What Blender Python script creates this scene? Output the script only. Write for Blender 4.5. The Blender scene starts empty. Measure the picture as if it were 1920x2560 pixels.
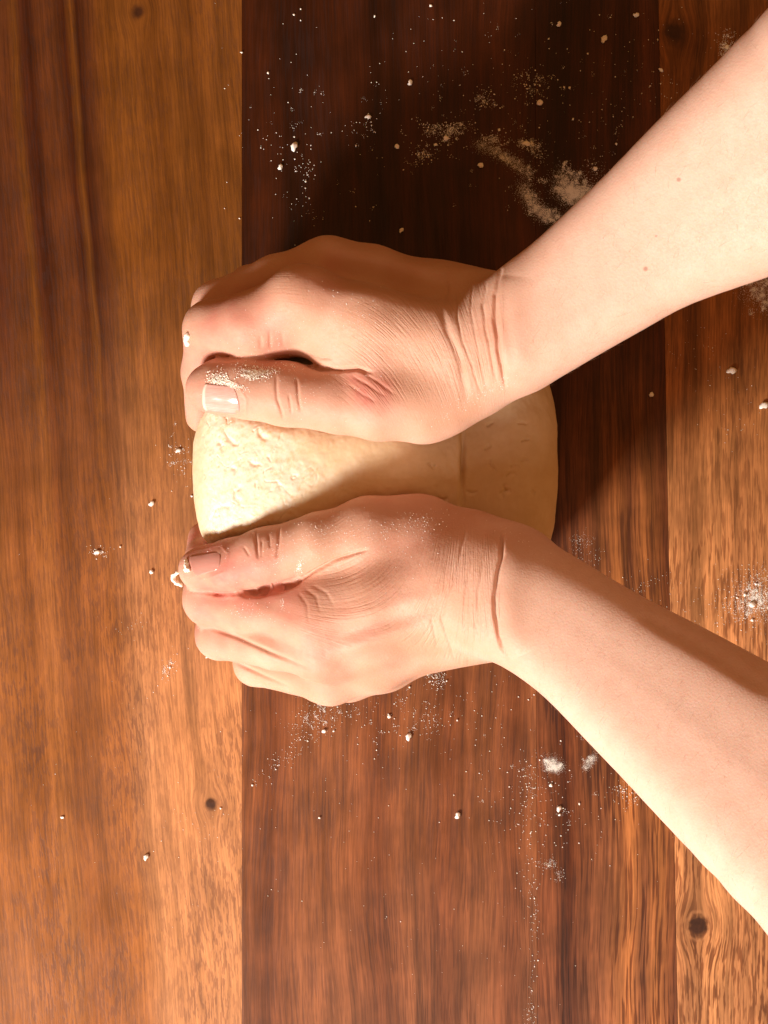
import bpy, math, random
import numpy as np
from mathutils import Vector
from mathutils.bvhtree import BVHTree

random.seed(7)
RNG = np.random.default_rng(11)
SC = bpy.context.scene
COL = SC.collection

# ------------------------------------------------------------------ camera
CAM_H = 620.0            # mm above the table top, looking straight down
FPX = 3784.0             # focal length in photo pixels (1920 x 2560)
cam_d = bpy.data.cameras.new('camera')
cam_d.sensor_fit = 'VERTICAL'
cam_d.sensor_height = 24.0
cam_d.lens = 24.0 * FPX / 2560.0
cam_d.clip_start = 0.02
cam_d.clip_end = 50.0
cam = bpy.data.objects.new('camera', cam_d)
cam.location = (0, 0, CAM_H / 1000)
COL.objects.link(cam)
SC.camera = cam

# ------------------------------------------------------------------ light
world = bpy.data.worlds.new('World')
SC.world = world
world.use_nodes = True
wb = world.node_tree.nodes['Background']
wb.inputs['Color'].default_value = (1.0, 0.41, 0.125, 1)
wb.inputs['Strength'].default_value = 0.35

def area_lamp(name, loc, target, sx, sy, power, color):
    d = bpy.data.lights.new(name, 'AREA')
    d.shape = 'RECTANGLE'; d.size = sx; d.size_y = sy
    d.energy = power; d.color = color
    o = bpy.data.objects.new(name, d)
    o.location = loc
    o.rotation_euler = (Vector(target) - Vector(loc)).to_track_quat('-Z', 'Y').to_euler()
    COL.objects.link(o)
    return o
# the sunny window the light comes through, low beyond the lower edge of the picture
area_lamp('window_light', (-0.84, -0.96, 0.66), (0.02, 0, 0.06), 0.29, 0.29, 44.0, (1.0, 0.925, 0.855))
# the wide soft light of the same side of the room, mirrored in the varnish
area_lamp('room_light', (0.06, -0.74, 0.95), (0.03, -0.05, 0), 0.55, 0.40, 3.4, (1.0, 0.74, 0.62))
SC.view_settings.view_transform = 'Standard'
SC.view_settings.look = 'None'
SC.view_settings.exposure = 0.0
SC.view_settings.gamma = 1.0

# ------------------------------------------------------------------ helpers
def W(px, py, z):
    """world millimetres of the photo pixel (px, py) at height z"""
    s = (CAM_H - z) / FPX
    return np.array([(px - 960.0) * s, (1280.0 - py) * s, z])

def to_px(P):
    s = FPX / (CAM_H - P[:, 2])
    return 960.0 + P[:, 0] * s, 1280.0 - P[:, 1] * s

def mesh_obj(name, V, F, mat, parent=None, smooth=True):
    """V in mm, F an (n,3)/(n,4) array or list of tuples"""
    me = bpy.data.meshes.new(name)
    V = np.asarray(V, dtype=np.float32) / 1000.0
    if isinstance(F, np.ndarray):
        n, k = F.shape
        me.vertices.add(len(V)); me.vertices.foreach_set('co', V.ravel())
        me.loops.add(n * k); me.loops.foreach_set('vertex_index', F.astype(np.int32).ravel())
        me.polygons.add(n)
        me.polygons.foreach_set('loop_start', np.arange(0, n * k, k, dtype=np.int32))
        me.polygons.foreach_set('loop_total', np.full(n, k, dtype=np.int32))
        me.update(calc_edges=True)
        me.validate()
    else:
        me.from_pydata(V.tolist(), [], F)
    if smooth:
        me.polygons.foreach_set('use_smooth', np.ones(len(me.polygons), dtype=bool))
    if mat: me.materials.append(mat)
    o = bpy.data.objects.new(name, me)
    COL.objects.link(o)
    if parent: o.parent = parent
    return o

def tag(o, label=None, cat=None, group=None, kind=None):
    if label: o['label'] = label
    if cat: o['category'] = cat
    if group: o['group'] = group
    if kind: o['kind'] = kind
    return o

def get_co(o):
    n = len(o.data.vertices)
    a = np.empty(n * 3, dtype=np.float32); o.data.vertices.foreach_get('co', a)
    b = np.empty(n * 3, dtype=np.float32); o.data.vertices.foreach_get('normal', b)
    return a.reshape(-1, 3) * 1000.0, b.reshape(-1, 3)

def set_co(o, V):
    o.data.vertices.foreach_set('co', (np.asarray(V, dtype=np.float32) / 1000.0).ravel())
    o.data.update()

def set_attr(o, name, v):
    a = o.data.attributes.new(name, 'FLOAT', 'POINT')
    a.data.foreach_set('value', np.asarray(v, dtype=np.float32))

def subdivide(o, smooth_iter=2, levels=1):
    if smooth_iter:
        m = o.modifiers.new('sm', 'SMOOTH'); m.factor = 0.5; m.iterations = smooth_iter
    if levels:
        m = o.modifiers.new('ss', 'SUBSURF'); m.levels = levels; m.render_levels = levels
    dg = bpy.context.evaluated_depsgraph_get(); dg.update()
    me = bpy.data.meshes.new_from_object(o.evaluated_get(dg))
    old = o.data; nm = old.name
    o.modifiers.clear(); o.data = me
    bpy.data.meshes.remove(old); me.name = nm
    me.polygons.foreach_set('use_smooth', np.ones(len(me.polygons), dtype=bool))

# numpy gradient noise -------------------------------------------------------
_perm = RNG.permutation(256).astype(np.int32)
_perm = np.concatenate([_perm, _perm, _perm])
_grad = RNG.normal(size=(256, 3)).astype(np.float32)
_grad /= np.linalg.norm(_grad, axis=1, keepdims=True)
def noise(P, scale=1.0, octaves=1, gain=0.5):
    P = np.asarray(P, dtype=np.float32) * scale
    out = np.zeros(len(P), dtype=np.float32); amp = 1.0
    for _ in range(octaves):
        i = np.floor(P).astype(np.int32); f = P - i; i &= 255
        u = f * f * f * (f * (f * 6 - 15) + 10)
        r = 0
        for dx in (0, 1):
            wx = u[:, 0] if dx else 1 - u[:, 0]
            for dy in (0, 1):
                wy = u[:, 1] if dy else 1 - u[:, 1]
                for dz in (0, 1):
                    wz = u[:, 2] if dz else 1 - u[:, 2]
                    h = _perm[_perm[_perm[i[:, 0] + dx] + i[:, 1] + dy] + i[:, 2] + dz]
                    g = _grad[h]
                    r = r + wx * wy * wz * (g[:, 0] * (f[:, 0] - dx) + g[:, 1] * (f[:, 1] - dy) + g[:, 2] * (f[:, 2] - dz))
        out += amp * 1.6 * r
        amp *= gain; P = P * 2.03 + 17.3
    return out

def smoothstep(a, b, x):
    t = np.clip((x - a) / (b - a), 0, 1)
    return t * t * (3 - 2 * t)

def poly_dist(px, py, pts):
    """distance in photo pixels to a polyline, and the position along it 0..1"""
    best = np.full(len(px), 1e9, dtype=np.float32); tt = np.zeros(len(px), dtype=np.float32)
    n = len(pts) - 1
    for k in range(n):
        ax, ay = pts[k]; bx, by = pts[k + 1]
        dx, dy = bx - ax, by - ay
        t = np.clip(((px - ax) * dx + (py - ay) * dy) / (dx * dx + dy * dy + 1e-9), 0, 1)
        d = np.hypot(px - ax - t * dx, py - ay - t * dy)
        m = d < best
        best[m] = d[m]; tt[m] = (k + t[m]) / n
    return best, tt

# signed distance bodies -----------------------------------------------------
BIG = 60.0
def smin(a, b, k):
    if k <= 0: return np.minimum(a, b)
    h = np.maximum(k - np.abs(a - b), 0.0) / k
    return np.minimum(a, b) - h * h * (k * 0.25)

class Grid:
    def __init__(s, lo, hi, h):
        s.h = h
        s.ax = [np.arange(lo[i], hi[i] + h, h, dtype=np.float32) for i in range(3)]
        s.shape = tuple(len(a) for a in s.ax)
    def full(s): return np.full(s.shape, BIG, dtype=np.float32)
    def cone(s, out, a, b, ra, rb, k, margin=26.0):
        """round cone a-b merged into out with blend k, only near the cone"""
        lo = np.minimum(a - ra, b - rb) - margin; hi = np.maximum(a + ra, b + rb) + margin
        sl = []
        for i in range(3):
            i0 = np.searchsorted(s.ax[i], lo[i]); i1 = np.searchsorted(s.ax[i], hi[i])
            if i1 <= i0: return
            sl.append(slice(i0, i1))
        X = s.ax[0][sl[0]][:, None, None]; Y = s.ax[1][sl[1]][None, :, None]; Z = s.ax[2][sl[2]][None, None, :]
        d = (b - a).astype(np.float32); L = float(d @ d) + 1e-6
        t = np.clip(((X - a[0]) * d[0] + (Y - a[1]) * d[1] + (Z - a[2]) * d[2]) / L, 0, 1).astype(np.float32)
        q = np.sqrt((X - a[0] - t * d[0]) ** 2 + (Y - a[1] - t * d[1]) ** 2 + (Z - a[2] - t * d[2]) ** 2) - (ra + t * (rb - ra))
        out[tuple(sl)] = smin(out[tuple(sl)], q.astype(np.float32), k)
    def chain(s, nodes, k):
        out = s.full()
        P = [(W(*n[:3]), n[3]) for n in nodes]
        for (a, ra), (b, rb) in zip(P[:-1], P[1:]): s.cone(out, a, b, ra, rb, k)
        return out

def surface_nets(F, grid):
    h = grid.h; o = np.array([a[0] for a in grid.ax], dtype=np.float32)
    S = F < 0
    c = np.zeros(tuple(n - 1 for n in F.shape), dtype=np.int8)
    for dx in (0, 1):
        for dy in (0, 1):
            for dz in (0, 1):
                c += S[dx:dx + c.shape[0], dy:dy + c.shape[1], dz:dz + c.shape[2]]
    act = (c > 0) & (c < 8)
    idx = np.argwhere(act)
    ids = np.full(c.shape, -1, dtype=np.int32); ids[act] = np.arange(len(idx))
    corners = np.array([(x, y, z) for x in (0, 1) for y in (0, 1) for z in (0, 1)])
    vals = np.stack([F[idx[:, 0] + k[0], idx[:, 1] + k[1], idx[:, 2] + k[2]] for k in corners], 1)
    acc = np.zeros((len(idx), 3), dtype=np.float32); cnt = np.zeros(len(idx), dtype=np.float32)
    for i in range(8):
        for j in range(i + 1, 8):
            if np.abs(corners[i] - corners[j]).sum() != 1: continue
            a, b = vals[:, i], vals[:, j]
            m = (a < 0) != (b < 0)
            t = np.where(m, a / np.where(m, a - b, 1), 0)
            p = corners[i] + t[:, None] * (corners[j] - corners[i])
            acc += np.where(m[:, None], p, 0); cnt += m
    V = o + h * (idx + acc / cnt[:, None])
    Q = []
    for ax in range(3):
        u, v = (ax + 1) % 3, (ax + 2) % 3
        n = list(F.shape)
        s0 = [slice(None)] * 3; s1 = [slice(None)] * 3
        s0[ax] = slice(0, n[ax] - 1); s1[ax] = slice(1, n[ax])
        for w in (u, v):
            s0[w] = slice(1, n[w] - 1); s1[w] = slice(1, n[w] - 1)
        A, B = S[tuple(s0)], S[tuple(s1)]
        e = np.argwhere(A != B)
        flip = A[e[:, 0], e[:, 1], e[:, 2]]
        e = e.copy(); e[:, u] += 1; e[:, v] += 1
        def cell(du, dv):
            q = e.copy(); q[:, u] -= du; q[:, v] -= dv
            return ids[q[:, 0], q[:, 1], q[:, 2]]
        q = np.stack([cell(1, 1), cell(0, 1), cell(0, 0), cell(1, 0)], 1)
        q[~flip] = q[~flip][:, ::-1]
        Q.append(q)
    return V, np.concatenate(Q)

# ------------------------------------------------------------------ material nodes
class NT:
    def __init__(s, name):
        s.m = bpy.data.materials.new(name); s.m.use_nodes = True
        s.t = s.m.node_tree; s.n = s.t.nodes; s.b = s.n['Principled BSDF']
        s.tc = s.n.new('ShaderNodeTexCoord').outputs['Object']
    def put(s, sock, v):
        if isinstance(v, bpy.types.NodeSocket): s.t.links.new(v, sock)
        elif hasattr(v, '__len__') and sock.type == 'RGBA' and len(v) == 3: sock.default_value = (*v, 1)
        else: sock.default_value = v
    def math(s, op, a, b=0.0, c=0.0, clamp=False):
        n = s.n.new('ShaderNodeMath'); n.operation = op; n.use_clamp = clamp
        s.put(n.inputs[0], a); s.put(n.inputs[1], b); s.put(n.inputs[2], c)
        return n.outputs[0]
    def add(s, a, b): return s.math('ADD', a, b)
    def sub(s, a, b): return s.math('SUBTRACT', a, b)
    def mul(s, a, b): return s.math('MULTIPLY', a, b)
    def step(s, v, a, b, lo=0.0, hi=1.0):
        n = s.n.new('ShaderNodeMapRange'); n.interpolation_type = 'SMOOTHSTEP'
        for i, q in enumerate((v, a, b, lo, hi)): s.put(n.inputs[i], q)
        return n.outputs[0]
    def vec(s, x, y, z=0.0):
        n = s.n.new('ShaderNodeCombineXYZ')
        for i, q in enumerate((x, y, z)): s.put(n.inputs[i], q)
        return n.outputs[0]
    def sep(s, v):
        n = s.n.new('ShaderNodeSeparateXYZ'); s.put(n.inputs[0], v); return n.outputs
    def noise(s, v, scale=1.0, detail=2.0, rough=0.5, dist=0.0):
        n = s.n.new('ShaderNodeTexNoise'); s.put(n.inputs['Vector'], v)
        n.inputs['Scale'].default_value = scale; n.inputs['Detail'].default_value = detail
        n.inputs['Roughness'].default_value = rough; n.inputs['Distortion'].default_value = dist
        return n.outputs['Fac']
    def voronoi(s, v, scale=1.0, feature='F1'):
        n = s.n.new('ShaderNodeTexVoronoi'); n.feature = feature; s.put(n.inputs['Vector'], v)
        n.inputs['Scale'].default_value = scale
        return n.outputs['Distance']
    def ramp(s, f, stops, interp='LINEAR'):
        n = s.n.new('ShaderNodeValToRGB'); n.color_ramp.interpolation = interp
        e = n.color_ramp.elements
        while len(e) < len(stops): e.new(0.5)
        for el, (p, c) in zip(e, stops): el.position = p
        for el, (p, c) in zip(e, stops): el.color = (*c, 1)
        s.put(n.inputs[0], f); return n.outputs[0]
    def mix(s, f, a, b, mode='MIX'):
        n = s.n.new('ShaderNodeMix'); n.data_type = 'RGBA'; n.blend_type = mode
        s.put(n.inputs[0], f); s.put(n.inputs[6], a); s.put(n.inputs[7], b)
        return n.outputs[2]
    def gray(s, v):
        n = s.n.new('ShaderNodeCombineColor')
        for i in range(3): s.put(n.inputs[i], v)
        return n.outputs[0]
    def attr(s, name):
        n = s.n.new('ShaderNodeAttribute'); n.attribute_name = name; return n.outputs['Fac']
    def bump(s, h, strength, dist, prev=None):
        n = s.n.new('ShaderNodeBump'); n.inputs['Strength'].default_value = strength
        n.inputs['Distance'].default_value = dist; s.put(n.inputs['Height'], h)
        if prev is not None: s.t.links.new(prev, n.inputs['Normal'])
        return n.outputs[0]
    def out(s, **k):
        for key, v in k.items(): s.put(s.b.inputs[key.replace('_', ' ')], v)
        return s.m

# ------------------------------------------------------------------ table
def wood(name, stops, u0, u1, slant=0.0, wob=6.0, pore=0.5, streak=0.45, seed=0.0, knots=(), mottle=0.25, fan=0.0, stops2=None, rough=0.34, pore_y=0.12, pore_x=0.85, fibre=1.0):
    """stops: (photo x at the picture's middle, linear colour); u0,u1 photo x range"""
    N = NT(name)
    k = CAM_H / FPX
    x, y, z = N.sep(N.tc)
    X = N.mul(x, 1000.0); Y = N.mul(y, 1000.0)
    warp = N.mul(N.sub(N.noise(N.vec(N.mul(X, 0.012), N.mul(Y, 0.0045), seed), 1, 2), 0.5), wob * 2)
    fine = N.mul(N.sub(N.noise(N.vec(N.mul(X, 0.05), N.mul(Y, 0.02), seed + 3), 1, 2), 0.5), 2.6)
    U = N.add(N.add(X, warp), fine)
    if slant: U = N.add(U, N.mul(Y, slant))
    if fan: U = N.add(U, N.mul(N.mul(N.sub(N.noise(N.vec(N.mul(X, 0.02), N.mul(Y, 0.006), seed + 9), 1, 1), 0.5), Y), fan))
    kd = None; halo = None
    for (kx, ky, kr, soft) in knots:
        c = W(kx, ky, 0)
        dx = N.sub(X, float(c[0])); dy = N.sub(Y, float(c[1]))
        wob_k = N.mul(N.sub(N.noise(N.vec(N.mul(X, 0.35), N.mul(Y, 0.35), seed + 5), 1, 2), 0.5), kr * 0.9)
        r = N.math('SQRT', N.add(N.mul(dx, dx), N.mul(N.mul(dy, dy), 0.72)))
        g = N.math('EXPONENT', N.mul(N.mul(r, r), -1.0 / (kr * kr * 7)))
        U = N.sub(U, N.mul(N.mul(dx, g), 0.85))
        d = N.step(N.add(r, wob_k), kr * (0.75 - 0.45 * soft), kr * (1.1 + soft), 1.0, 0.0)
        if soft < 0.2: halo = N.step(N.math('ABSOLUTE', N.sub(N.add(r, N.mul(wob_k, 0.5)), kr * 1.32)), 0.0, kr * 0.30, 1.0, 0.0)
        kd = d if kd is None else N.math('MAXIMUM', kd, d)
    a = (u0 - 960) * k; b = (u1 - 960) * k
    f = N.math('DIVIDE', N.sub(U, a), b - a, clamp=True)
    col = N.ramp(f, [((p - u0) / (u1 - u0), c) for p, c in stops])
    if stops2:      # figure changes along the board; light falloff and far-end shade are painted in too
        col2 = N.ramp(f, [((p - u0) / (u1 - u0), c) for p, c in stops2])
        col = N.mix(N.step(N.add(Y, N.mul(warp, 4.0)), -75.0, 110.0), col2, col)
    # slow streaks along the grain
    st = N.noise(N.vec(N.mul(U, 0.16), N.mul(Y, 0.006), seed + 1), 1, 4, 0.6)
    col = N.mix(1.0, col, N.gray(N.step(st, 0.25, 0.75, 1 - streak, 1 + streak * 0.6)), 'MULTIPLY')
    # satin figure across the grain
    mo = N.noise(N.vec(N.mul(X, 0.06), N.mul(Y, 0.045), seed + 2), 1, 3, 0.6)
    col = N.mix(1.0, col, N.gray(N.step(mo, 0.25, 0.75, 1 - mottle, 1 + mottle * 0.7)), 'MULTIPLY')
    # fibres and open pores
    fb = N.noise(N.vec(N.mul(U, 1.5), N.mul(Y, 0.045), seed + 4), 1, 3, 0.65)
    col = N.mix(1.0, col, N.gray(N.step(fb, 0.3, 0.7, 1 - 0.30 * fibre, 1 + 0.20 * fibre)), 'MULTIPLY')
    po = N.noise(N.vec(N.mul(U, pore_x), N.mul(Y, pore_y), seed + 6), 1, 2, 0.6)
    pz = N.noise(N.vec(N.mul(U, 0.05), N.mul(Y, 0.02), seed + 8), 1, 2)
    pm = N.mul(N.step(po, 0.48, 0.58), N.step(pz, 0.35, 0.6, 0.45, 1.0))
    low = N.step(N.add(Y, N.mul(warp, 4.0)), -110.0, 90.0, 1.0, 0.42)
    col = N.mix(N.mul(N.mul(pm, pore), low), col, N.mix(1.0, col, (0.30, 0.20, 0.15), 'MULTIPLY'))
    if kd is not None:
        if halo is not None: col = N.mix(N.mul(halo, 0.22), col, (0.62, 0.30, 0.13))
        kn = N.noise(N.vec(N.mul(X, 0.5), N.mul(Y, 0.5), seed), 1, 3)
        col = N.mix(N.mul(kd, 0.93), col, N.mix(kn, (0.012, 0.004, 0.002), (0.06, 0.02, 0.010)))
    hb = N.sub(N.mul(fb, 0.4), N.mul(pm, 0.7))
    nrm = N.bump(hb, 0.28, 0.00012)
    wear = N.noise(N.vec(N.mul(X, 0.03), N.mul(Y, 0.02), seed + 12), 1, 4, 0.6)
    ro = N.add(N.step(wear, 0.3, 0.7, rough - 0.05, rough + 0.07), N.mul(pm, 0.15))
    return N.out(Base_Color=col, Roughness=ro, Normal=nrm, Specular_IOR_Level=0.34)

GOLD = (0.155, 0.050, 0.0075); GOLD2 = (0.195, 0.066, 0.011); BRN = (0.105, 0.030, 0.008); RED = (0.085, 0.021, 0.007)
DARK = (0.050, 0.0105, 0.0028); BLK = (0.028, 0.0056, 0.0016); ORG = (0.42, 0.155, 0.045); TAN = (0.54, 0.235, 0.092); RBR = (0.185, 0.058, 0.021); PAL2 = (0.53, 0.235, 0.095); RB2 = (0.250, 0.088, 0.033); PALE = (0.72, 0.325, 0.125)
M_left = wood('acacia_golden', [(-120, BRN), (0, DARK), (45, RED), (75, BRN), (105, BRN), (125, GOLD), (142, RED), (160, DARK), (190, BRN), (225, BRN), (250, DARK), (268, GOLD), (280, DARK), (305, BRN), (340, GOLD), (400, GOLD2),
               (470, GOLD), (520, GOLD2), (560, GOLD), (605, GOLD2)], -120, 605, slant=0.07, seed=1.3, wob=4, knots=[(527, 2010, 2.2, 0.3), (345, 30, 2.0, 0.8)], pore=0.5, mottle=0.18, streak=0.28, fibre=0.8, pore_x=1.15, pore_y=0.17,
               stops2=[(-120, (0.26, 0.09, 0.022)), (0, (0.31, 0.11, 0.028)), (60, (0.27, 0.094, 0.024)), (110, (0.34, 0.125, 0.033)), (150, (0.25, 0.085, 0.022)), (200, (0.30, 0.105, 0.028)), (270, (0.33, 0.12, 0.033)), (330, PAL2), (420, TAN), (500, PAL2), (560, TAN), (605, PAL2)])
M_mid = wood('acacia_dark', [(605, DARK), (660, DARK), (740, BLK), (840, DARK), (930, BLK), (1010, DARK), (1120, DARK), (1200, DARK), (1270, RED), (1342, DARK)], 605, 1342, seed=5.1, wob=9, fibre=0.7, pore=0.38, pore_x=1.1, pore_y=0.05, mottle=0.26,
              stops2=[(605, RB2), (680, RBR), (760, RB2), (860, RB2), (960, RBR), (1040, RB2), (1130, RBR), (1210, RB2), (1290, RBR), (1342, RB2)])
M_mid2 = wood('acacia_walnut_brown', [(1342, DARK), (1400, BLK), (1470, DARK), (1530, RED), (1570, DARK), (1620, RED), (1690, RED)], 1342, 1690, slant=0.02, seed=9.7, wob=6, pore=0.85, pore_x=0.9, pore_y=0.035, fan=0.14, mottle=0.3,
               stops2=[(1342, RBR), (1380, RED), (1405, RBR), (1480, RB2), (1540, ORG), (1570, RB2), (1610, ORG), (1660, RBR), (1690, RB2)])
M_right = wood('acacia_tan', [(1660, (0.25, 0.085, 0.018)), (1720, (0.19, 0.062, 0.013)), (1790, (0.28, 0.10, 0.022)), (1850, (0.22, 0.075, 0.016)), (1990, (0.27, 0.095, 0.02))], 1660, 1990, seed=14.2, wob=3, pore=0.85, pore_x=0.95, knots=[(1745, 2315, 3.7, 0.12), (1686, 82, 3.4, 0.7)], pore_y=0.085,
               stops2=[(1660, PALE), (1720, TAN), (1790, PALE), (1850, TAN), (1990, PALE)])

table = bpy.data.objects.new('wooden_table', None); COL.objects.link(table)
tag(table, 'varnished wooden table top of brown planks under the dough and hands', 'table')

def plank(mat, x_top0, x_top1, x_bot0, x_bot1, dz, label=None):
    """edges given as photo x at the picture's top and bottom; a board 22 mm thick, rounded arrises"""
    gap = 0.03; e = 0.13
    def X(xt, xb, y):
        t = (1280 - y / (CAM_H / FPX)) / 2560
        return (xt + (xb - xt) * t - 960) * CAM_H / FPX
    V = []; F = []
    ys = [-560, 560]
    for y in ys:
        l = X(x_top0, x_bot0, y) + gap; r = X(x_top1, x_bot1, y) - gap
        for (xx, zz) in ((l, -22), (l, -e), (l + e * 0.35, -e * 0.3), (l + e * 1.3, 0), (r - e * 1.3, 0), (r - e * 0.35, -e * 0.3), (r, -e), (r, -22)):
            V.append((xx, y, zz + dz))
    n = 8
    for i in range(n):
        j = (i + 1) % n
        F.append((i, i + n, j + n, j))
    F.append(tuple(range(n))); F.append(tuple(range(2 * n - 1, n - 1, -1)))
    o = mesh_obj('plank', V, F, mat, table, smooth=False)
    if label: o['label'] = label
    return o
plank(M_right, -1090, -470, -1090, -470, 0.0)
plank(M_mid, -470, -121, -470, -121, -0.03)
plank(M_left, -121, 605, -121, 605.5, 0.0, 'golden brown plank with dark streaks along its outer side')
plank(M_mid, 605, 1338, 605.5, 1344, -0.06, 'dark red brown plank under the dough')
plank(M_mid2, 1338, 1646, 1344, 1695, -0.04, 'dark brown plank with slanting stripes in its grain')
plank(M_right, 1646, 1990, 1695, 2010, 0.02, 'tan plank with dark pores and a black knot')
plank(M_left, 1990, 2500, 2010, 2520, 0.0)
plank(M_mid, 2500, 3050, 2520, 3060, -0.04)

# ------------------------------------------------------------------ arms
# every node: photo x, photo y, height (mm), radius (mm)
def arm_chain(pairs):
    """(upper edge x, y, lower edge x, y, height) -> two rods side by side that fill the width between the edges"""
    A, B = [], []
    P = np.array(pairs, float); Q = []
    for i in range(len(P) - 1):                     # an even curve through the measured pairs
        p0, p1, p2, p3 = P[max(i - 1, 0)], P[i], P[i + 1], P[min(i + 2, len(P) - 1)]
        for t in (0.0, 0.33, 0.67):
            Q.append(0.5 * (2 * p1 + (p2 - p0) * t + (2 * p0 - 5 * p1 + 4 * p2 - p3) * t * t + (3 * p1 - p0 - 3 * p2 + p3) * t ** 3))
    Q.append(P[-1])
    Q = np.array(Q)
    for _ in range(2): Q[1:-1] = 0.25 * Q[:-2] + 0.5 * Q[1:-1] + 0.25 * Q[2:]
    for i, (ux, uy, lx, ly, z) in enumerate(Q):
        r = math.hypot(ux - lx, uy - ly) / 2 * (CAM_H - z) / FPX
        f = 0.30 + 0.18 * min(1.0, i / 9.0)
        m = (1 - f) / 2
        A.append((ux + (lx - ux) * m, uy + (ly - uy) * m, z + r * f * 0.75, r * (1 - f)))
        B.append((lx + (ux - lx) * m, ly + (uy - ly) * m, z + r * f * 0.75, r * (1 - f)))
    M = [((a[0] + b[0]) / 2, (a[1] + b[1]) / 2, a[2] - a[3] * 0.25, a[3] * 1.30) for a, b in zip(A, B)]
    return [A, B, M]
RIGHT = dict(
    palm_k=9.0,
    palm=[
        [(1230, 815, 70, 16), (1120, 805, 55, 17), (860, 750, 50, 13)],          # middle of the hand
        [(1235, 865, 84, 15), (1130, 850, 82, 12.5), (920, 795, 80, 11.2), (752, 742, 80, 11.0)],   # index metacarpal
        [(1215, 775, 73, 12), (1100, 745, 63, 10.5), (930, 692, 60, 10.6), (818, 672, 61, 11.2)],   # middle metacarpal
        [(1200, 775, 66, 12), (1080, 745, 51, 10.5), (860, 680, 43, 11)],          # ring metacarpal
        [(1190, 790, 58, 13), (1060, 780, 42, 11.5), (870, 708, 30, 10)],        # little metacarpal
        [(1282, 878, 84, 14), (1180, 938, 78, 14.5), (1060, 1000, 74, 14.5), (950, 968, 76, 12)],     # thenar
        [(1110, 900, 74, 13.5), (960, 875, 74, 12), (848, 866, 72, 10.5)],
        [(820, 800, 70, 11), (715, 828, 65, 10)],                             # first web
    ],
    arm_k=6.0,
    fk=3.0,
    arm=arm_chain([(1252, 690, 1330, 966, 84), (1290, 652, 1415, 928, 88), (1336, 613, 1518, 868, 92), (1423, 532, 1630, 806, 98), (1515, 445, 1739, 744, 104),
                    (1654, 301, 1935, 676, 114), (1770, 191, 2087, 614, 124), (1920, 35, 2291, 529, 137), (2300, -360, 2756, 248, 172)]),
    fingers=[
        [(762, 742, 80, 10.8), (632, 812, 70, 11.9), (530, 822, 57, 10.5), (512, 930, 44, 8.6), (507, 1040, 31, 6.8)],
        [(820, 672, 61, 11.0), (690, 705, 54, 9.8), (546, 768, 43, 9.8), (530, 880, 30, 8.5), (530, 980, 18, 6.8)],
        [(860, 684, 43, 10.5), (630, 724, 27, 9.2), (600, 830, 18, 8), (600, 900, 10, 6.8)],
        [(870, 708, 30, 9.5), (690, 745, 14, 8.2), (650, 830, 10, 7)],
    ],
    thumb=[(1110, 985, 76, 13.6), (950, 1015, 76, 12.0), (850, 1006, 73, 11.5), (715, 985, 69, 11.2), (620, 970, 67, 10.8), (550, 967, 64, 9.8), (518, 972, 63, 8.0)],
)
LEFT = dict(
    palm_k=9.0,
    palm=[
        [(1240, 1480, 76, 17), (1120, 1500, 64, 18), (860, 1560, 55, 15)],
        [(1235, 1425, 82, 14), (1120, 1450, 81, 12), (930, 1505, 75, 10.8), (800, 1552, 70, 10.6)],
        [(1230, 1480, 80, 14), (1120, 1515, 77, 11), (930, 1590, 71, 10.6), (812, 1628, 66, 10.8)],
        [(1230, 1540, 74, 13.5), (1120, 1575, 65, 10.5), (940, 1655, 56, 10.2), (825, 1692, 50, 10.0)],
        [(1220, 1560, 66, 12.5), (1110, 1598, 50, 10.0), (960, 1660, 40, 9.8), (872, 1690, 34, 9.4)],
        [(1290, 1420, 82, 14), (1170, 1372, 73, 13), (1035, 1338, 68, 13.2), (930, 1332, 71, 12)],
        [(1100, 1420, 74, 14), (960, 1450, 70, 11.5), (828, 1466, 63, 11)],
        [(840, 1510, 68, 11), (745, 1500, 58, 10)],
    ],
    arm_k=6.0,
    fk=1.0,
    arm=arm_chain([(1262, 1325, 1240, 1648, 82), (1330, 1345, 1255, 1652, 85), (1423, 1390, 1305, 1688, 90), (1539, 1459, 1385, 1752, 98), (1654, 1523, 1470, 1842, 105),
                    (1770, 1581, 1560, 1935, 112), (1920, 1662, 1690, 2073, 124), (2110, 1765, 1850, 2240, 140), (2500, 1975, 2250, 2660, 174)]),
    fingers=[
        [(790, 1552, 70, 10.6), (650, 1519, 53, 11.2), (524, 1500, 41, 9.8), (516, 1405, 32, 8.2), (512, 1345, 21, 6.8)],
        [(812, 1628, 66, 10.6), (690, 1610, 57, 9.4), (550, 1588, 34, 9.2), (545, 1500, 25, 8.0), (550, 1420, 16, 6.8)],
        [(825, 1692, 50, 9.8), (640, 1660, 25, 8.4), (610, 1560, 16, 7.6), (620, 1490, 10, 6.5)],
        [(872, 1690, 34, 9.0), (720, 1650, 12, 7.6), (700, 1570, 9, 6.6)],
    ],
    thumb=[(1060, 1338, 69, 13.2), (920, 1332, 72, 12.0), (800, 1352, 72, 10.4), (665, 1394, 64, 10.4), (580, 1416, 57, 9.8), (515, 1422, 50, 8.4), (492, 1422, 48, 7.0)],
)

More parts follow.
